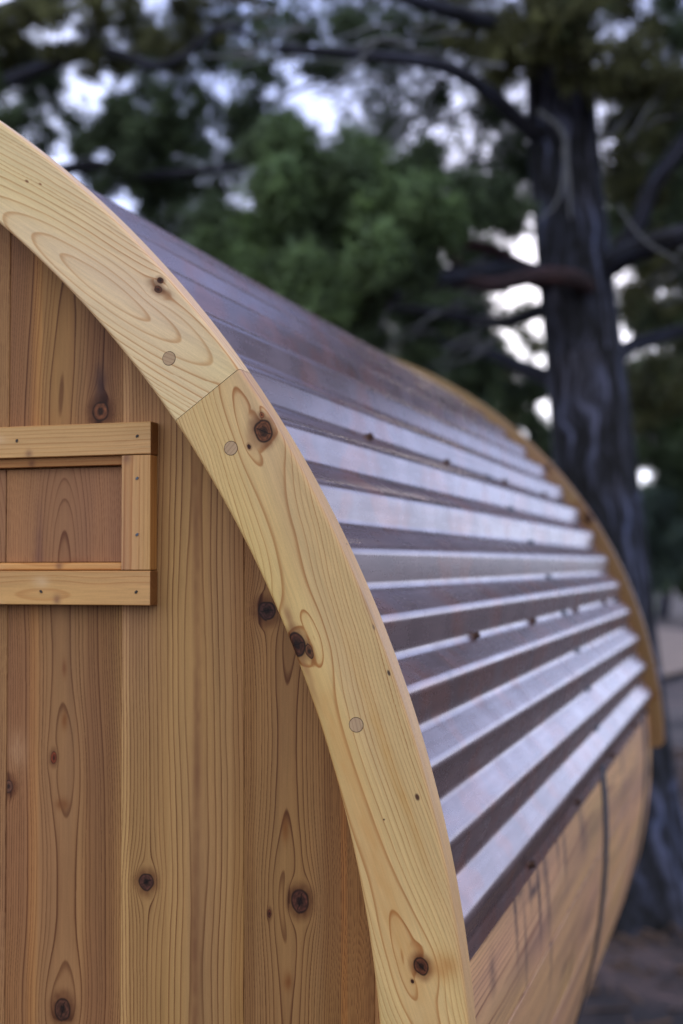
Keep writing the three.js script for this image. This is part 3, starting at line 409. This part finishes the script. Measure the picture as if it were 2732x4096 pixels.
function limb(pts, r0, r1, seed, rough = 0.2, seg = 12) {          // tapered, uneven tube through the points
  const c = new THREE.CatmullRomCurve3(pts), n = Math.max(10, Math.round(c.getLength() * 14)), fr = c.computeFrenetFrames(n, false), pos = [], uv = [], idx = [], v = new THREE.Vector3(), p = new THREE.Vector3();
  for (let i = 0; i <= n; i++) { c.getPointAt(i / n, p); const r = typeof r0 === 'function' ? r0(i / n) : mix(r0, r1, (i / n) ** 0.8); for (let k = 0; k <= seg; k++) { const a = k / seg * 2 * Math.PI, q = r * (1 + rough * 2 * (fbm(Math.cos(a) * 2.6 + 7, Math.sin(a) * 2.6 + 7 + i / n * 1.6, seed, 3) - 0.5) + rough * (vn(Math.cos(a) * 9 + 20, Math.sin(a) * 9 + 20 + i / n * 2, seed + 4) - 0.5)); v.copy(fr.normals[i]).multiplyScalar(Math.cos(a) * q).addScaledVector(fr.binormals[i], Math.sin(a) * q).add(p); pos.push(v.x, v.y, v.z); uv.push(k / seg, i / n * c.getLength() / 1.6); } }
  for (let i = 0; i < n; i++) for (let k = 0; k < seg; k++) { const A = i * (seg + 1) + k, B = A + 1, D = A + seg + 1, E = D + 1; idx.push(A, B, D, B, E, D); }
  const g = new THREE.BufferGeometry(); g.setAttribute('position', new THREE.Float32BufferAttribute(pos, 3)); g.setAttribute('uv', new THREE.Float32BufferAttribute(uv, 2)); g.setIndex(idx); g.computeVertexNormals(); return g;
}
// a juniper spray: a few twigs set with short scale-leaf tips
const spray = (() => {
  const R = rng(77), parts = [], up = new THREE.Vector3(0, 1, 0), q = new THREE.Quaternion();
  const tip = (p, d, l, r) => { const g = new THREE.ConeGeometry(r, l, 3, 1, true); g.translate(0, l / 2, 0); g.applyQuaternion(q.setFromUnitVectors(up, d.clone().normalize())); g.translate(p.x, p.y, p.z); parts.push(flatIndexed(g)); };
  for (let k = 0; k < 5; k++) {
    const d = new THREE.Vector3(R() - 0.5, R() * 0.9, R() - 0.5).normalize(), o = new THREE.Vector3((R() - 0.5) * 0.03, 0, (R() - 0.5) * 0.03);
    tip(o, d, 0.1, 0.003);
    for (let i = 1; i <= 7; i++) { const p = o.clone().addScaledVector(d, i * 0.013), e = d.clone().addScaledVector(new THREE.Vector3(R() - 0.5, R() - 0.5, R() - 0.5), 1.9).normalize(); tip(p, e, 0.028 + R() * 0.024, 0.0052); }
  }
  return mergeGeometries(parts);
})();
const leafM = new THREE.MeshPhysicalMaterial({ color: C(1, 1, 1), roughness: 0.8, specularIntensity: 0.3, transmission: 0.35, thickness: 0 });
const greens = { g: [0.18, 0.27, 0.115], d: [0.115, 0.165, 0.085], o: [0.18, 0.19, 0.08], y: [0.22, 0.23, 0.1], b: [0.13, 0.19, 0.16] };
const ray = (px, py, depth) => new THREE.Vector3((px - 784) / 3007.9, -(py - 1175.5) / 3007.9, -1).multiplyScalar(depth).applyMatrix4(camera.matrixWorld);
// clumps: [x, y, z, radius, leaf count, tone]; scale is the size of a spray
function crown(parent, clumps, seed, scale = 1, name = 'crown', thin = 1) {
  thin *= 2.3; scale *= 0.64;                                        // many small sprays
  clumps = clumps.map(c => [...c.slice(0, 4), Math.round(c[4] * thin), c[5]]);
  const R = rng(seed), n = clumps.reduce((a, c) => a + c[4], 0), im = new THREE.InstancedMesh(spray, leafM, n), M = new THREE.Matrix4(), q = new THREE.Quaternion(), e = new THREE.Euler(), s = new THREE.Vector3(), p = new THREE.Vector3(), inv = parent.position; let k = 0;
  for (const [x, y, z, r, cnt, tone] of clumps) {
    const subs = []; const ns = Math.max(3, Math.round(cnt / 26)); for (let i = 0; i < ns; i++) { let a, b, c; do { a = R() * 2 - 1; b = R() * 2 - 1; c = R() * 2 - 1; } while (a * a + b * b + c * c > 1); subs.push([a * r, b * r * 0.85, c * r, 0.75 + 0.5 * R()]); }
    const t = greens[tone];
    for (let i = 0; i < cnt; i++) {
      const u = subs[Math.floor(R() * ns)], w = r * 0.36; const g3 = () => (R() + R() + R() - 1.5) * 1.1;
      p.set(x + u[0] + g3() * w - inv.x, y + u[1] + g3() * w * 0.8 - inv.y, z + u[2] + g3() * w - inv.z); e.set(R() * 6.3, R() * 6.3, R() * 6.3); q.setFromEuler(e); const f = scale * (0.7 + 0.7 * R()); s.set(f, f, f);
      im.setMatrixAt(k, M.compose(p, q, s)); const m = u[3] * (0.35 + 1.25 * R()); im.setColorAt(k++, C(t[0] * m, t[1] * m, t[2] * m * (0.85 + 0.3 * R())));
    }
  }
  im.name = numbered(name); im.userData = { kind: 'stuff' }; im.castShadow = im.receiveShadow = true; parent.add(im); return im;
}
const cl = (list, d) => list.map(([x, y, r, n, tone, dd = 0]) => { const p = ray(x, y, d + dd); return [p.x, p.y, p.z, r / 3007.9 * (d + dd), n, tone]; });
const rel = (o, pts) => pts.map(p => p.clone().sub(o.position));

// the big juniper behind the sauna
{
  const D = 7.4, b = ray(1432, 2085, D); b.y = -0.1;
  const T = thing('juniper_tree', 'big juniper with a thick furrowed trunk leaning behind the far end of the roof', 'tree', b.x, b.y, b.z);
  const R = (...a) => ray(...a);
  const tp = rel(T, [new THREE.Vector3(b.x, b.y, b.z), R(1412, 1700, D), R(1388, 1300, D), R(1358, 950, D), R(1326, 650, D), R(1300, 350, D), R(1285, 50, D), R(1260, -400, D), R(1240, -1000, D)]);
  mesh('trunk', limb(tp, t => 0.25 + 0.20 * Math.exp(-t * 14) + 0.085 * Math.exp(-t * 4) - 0.11 * t, 0, 601, 0.22, 40), barkM, T);
  const L = (pts, a, c, seed, m = barkM) => mesh('limb', limb(rel(T, pts), a, c, seed), m, T);
  L([R(1300, 660, D), R(1180, 620, D - 0.3), R(1080, 630, D - 0.6), R(985, 640, D - 0.9), R(900, 680, D - 1.1)], 0.085, 0.03, 611);
  L([R(1345, 660, D - 0.2), R(1310, 640, D - 0.35), R(1230, 635, D - 0.45), R(1130, 655, D - 0.6), R(1040, 640, D - 0.7), R(960, 655, D - 0.8)], 0.055, 0.03, 613, redM);
  L([R(1050, 660, D - 0.6), R(1045, 600, D - 0.65), R(1030, 560, D - 0.7), R(1120, 570, D - 0.5), R(1210, 610, D - 0.3)], 0.035, 0.025, 615, redM);
  L([R(1290, 330, D), R(1210, 290, D - 0.2), R(1120, 210, D - 0.5), R(1010, 150, D - 0.8), R(850, 128, D - 1), R(640, 112, D - 1.2)], 0.052, 0.022, 617);
  L([R(1280, 120, D), R(1150, 60, D - 0.4), R(980, 10, D - 0.8), R(860, -30, D - 1.1)], 0.06, 0.03, 619);
  L([R(1345, 640, D), R(1430, 590, D - 0.2), R(1500, 560, D - 0.4), R(1600, 530, D - 0.6), R(1750, 470, D - 0.9)], 0.085, 0.04, 621);
  L([R(1400, 620, D), R(1460, 520, D - 0.1), R(1500, 420, D - 0.2), R(1560, 340, D - 0.3), R(1640, 230, D - 0.4)], 0.06, 0.04, 623);
  L([R(1370, 880, D), R(1440, 800, D + 0.3), R(1530, 770, D + 0.5), R(1640, 740, D + 0.8)], 0.06, 0.03, 625);
  L([R(1300, 880, D), R(1210, 850, D + 0.3), R(1120, 810, D + 0.6), R(1000, 780, D + 0.9)], 0.06, 0.02, 627);
  L([R(1280, 700, D), R(1150, 740, D + 0.2), R(1020, 720, D + 0.3), R(880, 700, D + 0.4)], 0.05, 0.02, 629);
  const W = (pts, a, seed) => mesh('dead_branch', limb(rel(T, pts), a, 0.006, seed, 0.1, 8), greyM, T);
  W([R(1235, 255, D - 0.35), R(1290, 300, D - 0.4), R(1300, 360, D - 0.42), R(1275, 470, D - 0.45), R(1225, 510, D - 0.5)], 0.016, 631);
  W([R(1296, 340, D - 0.42), R(1305, 420, D - 0.44), R(1310, 500, D - 0.44)], 0.016, 633);
  W([R(1560, 600, D - 0.5), R(1490, 560, D - 0.5), R(1440, 505, D - 0.5), R(1420, 470, D - 0.5)], 0.012, 635);
  W([R(955, 640, D - 0.9), R(900, 690, D - 0.9), R(870, 760, D - 0.9)], 0.022, 637);
  { const R2 = rng(639), list = [];
    for (const [px, py, sp, n, dd, dx, dy] of [[1080, 720, 120, 16, -0.2, -1, 0.3], [1150, 560, 90, 8, -0.3, -1, 0.1], [780, 160, 100, 7, -0.9, -1, 0.15], [1000, 240, 90, 12, -0.4, -0.8, 0.7], [1080, 60, 140, 12, -0.5, -1, 0.2], [1470, 640, 110, 12, 0.1, 1, -0.4], [1470, 300, 90, 9, 0, 0.7, -0.7], [930, 130, 110, 9, -0.9, -0.9, 0.5], [620, 70, 100, 8, -1.0, -1, 0.2]]) for (let i = 0; i < n; i++) {
      const x = px + (R2() - 0.5) * 2 * sp, y = py + (R2() - 0.5) * 1.4 * sp, l = 60 + R2() * 110, d0 = D + dd + (R2() - 0.5) * 0.8, a = (R2() - 0.5) * 0.9, cx = dx * Math.cos(a) - dy * Math.sin(a), cy = dx * Math.sin(a) + dy * Math.cos(a);
      list.push(limb(rel(T, [R(x, y, d0), R(x + cx * l * 0.35, y + cy * l * 0.35 + (R2() - 0.5) * 16, d0 + (R2() - 0.5) * 0.1), R(x + cx * l * 0.7, y + cy * l * 0.7 + (R2() - 0.5) * 24, d0), R(x + cx * l, y + cy * l + (R2() - 0.3) * 26, d0 - 0.1)]), 0.009 + R2() * 0.008, 0.003, 700 + i, 0.08, 5));
    }
    const tw = mesh('twigs', mergeGeometries(list), greyM, T); tw.userData.kind = 'stuff'; }
  crown(T, cl([
    [470, 590, 70, 170, 'g', -0.3], [560, 640, 70, 230, 'g', -0.2], [620, 560, 90, 330, 'g'], [640, 450, 80, 280, 'g', -0.2], [690, 370, 90, 300, 'g'], [760, 430, 100, 360, 'd'], [820, 380, 80, 240, 'g', 0.2], [860, 500, 90, 320, 'g'], [960, 490, 80, 260, 'g', -0.2], [1020, 520, 50, 130, 'g'],
    [720, 560, 90, 330, 'd'], [700, 660, 80, 280, 'g', -0.3], [800, 610, 90, 330, 'd', 0.2], [900, 600, 80, 250, 'd'], [780, 700, 60, 170, 'd', 0.1], [740, 690, 60, 170, 'g', -0.4], [960, 400, 60, 150, 'd', 0.3], [1080, 470, 60, 140, 'd', 0.2], [1150, 480, 60, 120, 'd', 0.4],
    [860, 570, 60, 160, 'g', -0.5], [500, 520, 60, 120, 'd', 0.3], [610, 350, 50, 120, 'd', 0.4], [830, 650, 60, 160, 'd', 0.5],
  ], D - 1.0), 641, 1, 'crown', 0.72);
  crown(T, cl([
    [1110, 40, 90, 240, 'o'], [1180, 130, 90, 260, 'o', -0.4], [1130, 180, 60, 120, 'o', -0.3], [1240, 40, 110, 320, 'o', -0.5], [1340, 110, 110, 330, 'o', -0.6], [1320, 20, 100, 260, 'd', -0.5], [1440, 150, 90, 240, 'o', -0.3], [1440, 40, 80, 170, 'o', -0.2], [1400, 200, 70, 150, 'o', -0.3], [1530, 230, 80, 180, 'o', -0.3], [1550, 120, 70, 130, 'd'], [1560, 20, 90, 150, 'd', 0.2],
    [1500, 450, 60, 90, 'y', 0.6], [1540, 560, 60, 100, 'y', 0.4], [1440, 400, 60, 70, 'y', 1.2], [1030, 30, 70, 110, 'o', 0.2], [1060, 130, 60, 90, 'd', 0.3], [1010, 220, 50, 60, 'd', 0.5], [1090, 250, 60, 90, 'd', 0.5], [1170, 280, 60, 80, 'd', 0.3],
    [870, 40, 70, 100, 'd'], [800, 90, 60, 90, 'd', -0.3], [900, 110, 60, 90, 'd', -0.1], [720, 120, 60, 90, 'd', -0.3], [760, 150, 40, 50, 'd', -0.3], [960, 130, 60, 70, 'd', 0.1], [600, 140, 70, 110, 'd', -0.4], [880, 290, 50, 70, 'd', 0.2], [1130, 420, 40, 40, 'd', 0.5], [1180, 380, 50, 60, 'd', 0.5],
    [1350, -150, 260, 400, 'd', -0.2], [1100, -200, 240, 240, 'd', -0.2], [1560, -120, 160, 180, 'd', -0.2], [1750, 440, 110, 420, 'd'], [1960, 470, 130, 620, 'd', -0.2], [2170, 480, 130, 620, 'd', -0.4], [2400, 440, 140, 560, 'd', -0.4], [2640, 380, 150, 500, 'd', -0.6], [1880, 290, 110, 480, 'd'], [1610, 460, 70, 420, 'd'], [1690, 390, 80, 520, 'd'], [1800, 520, 80, 520, 'd'], [1870, 600, 80, 520, 'd'], [1900, 710, 70, 420, 'd', 0.3], [1860, 430, 80, 480, 'd'], [1630, 330, 80, 420, 'd'], [1760, 310, 90, 480, 'd'], [1700, 640, 80, 420, 'd', 0.3], [1790, 680, 70, 360, 'd', 0.3], [2060, 290, 120, 560, 'd', -0.2], [2260, 280, 130, 560, 'd', -0.3], [2490, 220, 140, 520, 'd', -0.4], [1500, 330, 70, 150, 'o', 1.0], [1450, 280, 60, 120, 'o', 1.2], [1550, 400, 60, 120, 'o', 0.8], [1480, 220, 60, 90, 'o', 1.0], [800, -180, 200, 160, 'd', -0.2], [1150, -450, 260, 300, 'd'],  // dense unseen clumps right of frame, added to darken the roof reflections
  ], D), 643, 1, 'crown', 0.31);
  crown(T, cl([[1000, 200, 260, 300, 'd', 0.7], [1480, 300, 200, 240, 'o', 0.9], [800, 60, 220, 200, 'd', 0.5], [1480, 880, 120, 90, 'o', 1.2], [1120, 400, 130, 140, 'd', 0.9], [1060, 770, 80, 110, 'd', 1], [1200, 800, 60, 16, 'o', 1], [1180, 900, 60, 50, 'd', 1], [1080, 860, 80, 110, 'd', 1], [960, 720, 70, 90, 'd', 0.6], [1100, 600, 70, 80, 'd', 0.6], [1480, 720, 60, 16, 'o', 0.8], [1520, 900, 80, 90, 'o', 0.8]], D), 645, 1, 'loose_sprays');
}
// the juniper at the left, its crown over the ridge
{
  const D = 8.6, b = ray(-65, 1900, D); b.y = -0.1;
  const T = thing('juniper_tree', 'juniper whose dark olive crown hangs above the pale curved trim', 'tree', b.x, b.y, b.z), R = (...a) => ray(...a);
  mesh('trunk', limb(rel(T, [new THREE.Vector3(b.x, b.y, b.z), R(-70, 1200, D), R(-80, 700, D), R(-95, 300, D), R(-85, -100, D), R(-100, -600, D)]), t => 0.2 + 0.15 * Math.exp(-t * 12) - 0.14 * t, 0, 651, 0.2, 24), barkM, T);
  const L = (pts, a, c, seed) => mesh('limb', limb(rel(T, pts), a, c, seed), barkM, T);
  L([R(-85, 470, D), R(200, 380, D - 0.2), R(330, 400, D - 0.4), R(480, 390, D - 0.6), R(600, 370, D - 0.7)], 0.06, 0.02, 653);
  L([R(-90, 230, D), R(220, 120, D - 0.2), R(380, 150, D - 0.4), R(520, 60, D - 0.6), R(590, 100, D - 0.7)], 0.06, 0.02, 655);
  L([R(-90, 60, D), R(200, -30, D - 0.2), R(480, -20, D - 0.4), R(640, 10, D - 0.5)], 0.06, 0.025, 657);
  L([R(-80, 600, D), R(240, 420, D + 0.2), R(300, 270, D + 0.3)], 0.05, 0.02, 659);
  crown(T, cl([
    [20, 40, 80, 260, 'o'], [110, 20, 80, 230, 'o', -0.3], [60, 130, 80, 240, 'o', 0.2], [30, 230, 80, 240, 'd'], [110, 200, 50, 110, 'd', 0.3], [160, 130, 50, 120, 'o', -0.2], [190, 50, 80, 220, 'o', -0.3], [260, 20, 70, 180, 'o', 0.3], [220, 130, 40, 90, 'o', 0.2], [240, 150, 40, 80, 'o', -0.2], [290, 150, 50, 120, 'o'], [60, 300, 60, 170, 'd', -0.3], [130, 310, 60, 150, 'd'],
    [250, 250, 60, 180, 'd', -0.4], [320, 210, 70, 220, 'd', -0.2], [290, 310, 70, 260, 'd', -0.3], [350, 280, 80, 300, 'd', -0.5], [240, 350, 60, 190, 'd', -0.2], [330, 370, 80, 280, 'd', -0.4], [400, 340, 70, 220, 'd', -0.3], [400, 240, 60, 170, 'd', 0.2], [440, 280, 50, 110, 'd'], [300, 430, 70, 200, 'd', -0.2], [380, 440, 60, 170, 'd'], [400, 520, 60, 170, 'd', -0.2], [350, 490, 60, 150, 'd', 0.2],
    [380, 120, 60, 150, 'o'], [440, 110, 60, 160, 'o', 0.2], [450, 30, 60, 150, 'o', -0.2], [490, 150, 60, 130, 'd', 0.1], [500, 90, 40, 70, 'o'], [340, 90, 40, 80, 'o', 0.3], [530, 20, 50, 80, 'd'], [600, 50, 40, 50, 'd', 0.2], [620, 200, 50, 70, 'd', 0.2], [560, 250, 50, 90, 'd'], [600, 280, 50, 90, 'd', 0.2], [540, 330, 50, 90, 'd'], [500, 230, 40, 60, 'd'], [640, 290, 40, 70, 'd'], [520, 420, 40, 50, 'd'], [440, 400, 50, 90, 'd'], [190, 380, 60, 150, 'd'], [460, 560, 60, 130, 'd', 0.3],
    [0, -150, 200, 300, 'd'], [300, -220, 200, 260, 'd'], [-150, 100, 160, 400, 'd'], [-200, 350, 160, 350, 'd'], 
  ], D), 661, 1, 'crown', 0.25);
  crown(T, cl([[60, 120, 130, 130, 'o', 0.8], [170, 260, 110, 80, 'd', 0.6], [300, 60, 130, 110, 'o', 0.5], [480, 120, 150, 130, 'd', 0.7], [540, 300, 120, 130, 'd', 0.9], [420, 440, 110, 130, 'd', 0.5]], D), 663, 1, 'loose_sprays');
}
// trees farther off, behind the trunk and the ridge
{
  const far = (px, D, h, list, label, seed) => {
    const b = ray(px, 1300, D); b.y = 0;
    const T = thing('juniper_tree', label, 'tree', b.x, b.y, b.z);
    mesh('trunk', limb([new THREE.Vector3(0, -0.1, 0), new THREE.Vector3(0.1, h * 0.3, 0), new THREE.Vector3(-0.05, h * 0.6, 0.1), new THREE.Vector3(0, h, 0)], 0.2, 0.03, seed, 0.2, 12), barkM, T);
    crown(T, cl(list, D), seed, 1.9, 'crown', 0.72);
  };
  far(1010, 15, 5, [[930, 690, 60, 120, 'd'], [1000, 650, 60, 100, 'd'], [1000, 740, 70, 170, 'd'], [1060, 700, 60, 110, 'd'], [1080, 790, 60, 130, 'o'], [1010, 810, 70, 170, 'd'], [1100, 870, 60, 130, 'd'], [1000, 900, 80, 190, 'd'], [930, 800, 70, 160, 'd'], [1120, 940, 50, 90, 'o'], [1080, 620, 50, 60, 'd'], [950, 590, 60, 90, 'd'], [880, 680, 60, 90, 'd'], [1050, 960, 90, 220, 'd'], [900, 880, 80, 160, 'd'], [850, 770, 50, 80, 'd'], [810, 730, 50, 70, 'd']], 'dim juniper showing between the roof ridge and the big trunk', 671);
  far(1230, 18, 4.5, [[1150, 850, 40, 60, 'o'], [1190, 920, 50, 90, 'd'], [1230, 880, 40, 60, 'd'], [1220, 990, 60, 110, 'd'], [1240, 1060, 60, 120, 'd'], [1140, 960, 40, 60, 'd'], [1105, 640, 40, 50, 'd'], [1180, 740, 50, 26, 'o'], [1215, 810, 40, 20, 'o'], [1140, 810, 40, 40, 'd']], 'sparse juniper against the warm glow just beside the big trunk', 673);
  far(1740, 14, 4.5, [[1470, 940, 60, 130, 'd'], [1530, 960, 60, 130, 'g'], [1560, 880, 50, 80, 'd'], [1500, 1030, 50, 100, 'd'], [1550, 1060, 50, 100, 'd'], [1500, 1140, 50, 120, 'b'], [1560, 1160, 50, 120, 'b'], [1530, 1230, 60, 150, 'b'], [1460, 1220, 60, 120, 'b'], [1600, 1250, 70, 180, 'b'], [1500, 1310, 40, 90, 'b'], [1480, 860, 40, 40, 'd'], [1620, 900, 80, 160, 'd'], [1650, 1100, 100, 260, 'd'], [1660, 980, 90, 220, 'd'], [1730, 1040, 90, 240, 'd'], [1730, 900, 90, 240, 'd'], [1790, 980, 80, 200, 'd'], [1740, 1160, 90, 220, 'd'], [1660, 820, 70, 130, 'd'], [1780, 820, 70, 120, 'd'], [1800, 1120, 60, 120, 'd'], [1600, 740, 70, 150, 'd'], [1680, 700, 90, 240, 'd'], [1760, 740, 80, 220, 'd'], [1830, 780, 70, 170, 'd'], [1640, 580, 80, 200, 'd'], [1730, 560, 90, 240, 'd'], [1820, 620, 80, 200, 'd'], [1850, 900, 60, 120, 'd'], [1450, 590, 40, 24, 'y'], [1610, 800, 60, 70, 'd']], 'green juniper at the right, past the big trunk and low over the clearing', 675);  // its clumps beyond the right frame edge are added to dim roof reflections
  far(1660, 11, 6, [[1450, 230, 50, 70, 'o'], [1500, 290, 50, 90, 'o'], [1440, 300, 40, 50, 'd'], [1550, 330, 60, 110, 'o'], [1500, 400, 50, 90, 'd'], [1430, 410, 40, 60, 'y'], [1560, 440, 60, 120, 'o'], [1470, 480, 50, 90, 'o'], [1530, 520, 60, 120, 'd'], [1440, 560, 50, 90, 'd'], [1500, 590, 50, 90, 'o'], [1580, 600, 60, 110, 'd'], [1420, 500, 40, 60, 'd'], [1545, 200, 50, 70, 'd'], [1480, 180, 40, 40, 'd'], [1620, 300, 80, 160, 'd'], [1640, 480, 80, 160, 'd'], [1500, 680, 60, 50, 'o'], [1460, 760, 50, 44, 'd'], [1540, 740, 50, 40, 'o'], [1570, 800, 40, 50, 'd'], [1500, 860, 40, 60, 'd']], 'olive juniper behind the limbs at the right of the big trunk', 679);
  far(500, 17, 7, [[560, 380, 40, 40, 'd'], [640, 620, 90, 260, 'd'], [520, 600, 80, 200, 'd'], [350, 420, 60, 120, 'd'], [820, 680, 80, 220, 'd'], [450, 330, 40, 50, 'd']], 'faint juniper seen through the gaps over the middle of the roof', 677);
}
// a juniper at the far edge of the clearing
{
  const T = thing('distant_juniper', 'dark distant juniper beyond the sandy clearing', 'tree', -3.2, 0, -47);
  mesh('trunk', limb([new THREE.Vector3(0, -0.1, 0), new THREE.Vector3(0.15, 1.2, 0), new THREE.Vector3(0, 2.6, 0), new THREE.Vector3(0.1, 4.4, 0)], 0.24, 0.05, 681, 0.2, 12), barkM, T);
  const R = rng(683), list = []; for (let i = 0; i < 26; i++) { const y = 0.7 + R() * 4.4, w = 1.7 * (1 - (y / 5.6) ** 2) + 0.25, a = R() * 6.3; list.push([-3.2 + Math.cos(a) * w * R(), y, -47 + Math.sin(a) * w * R(), 0.75, 60, 'd']); }
  crown(T, list, 685, 3.4);
}
renderer.render(scene, camera);
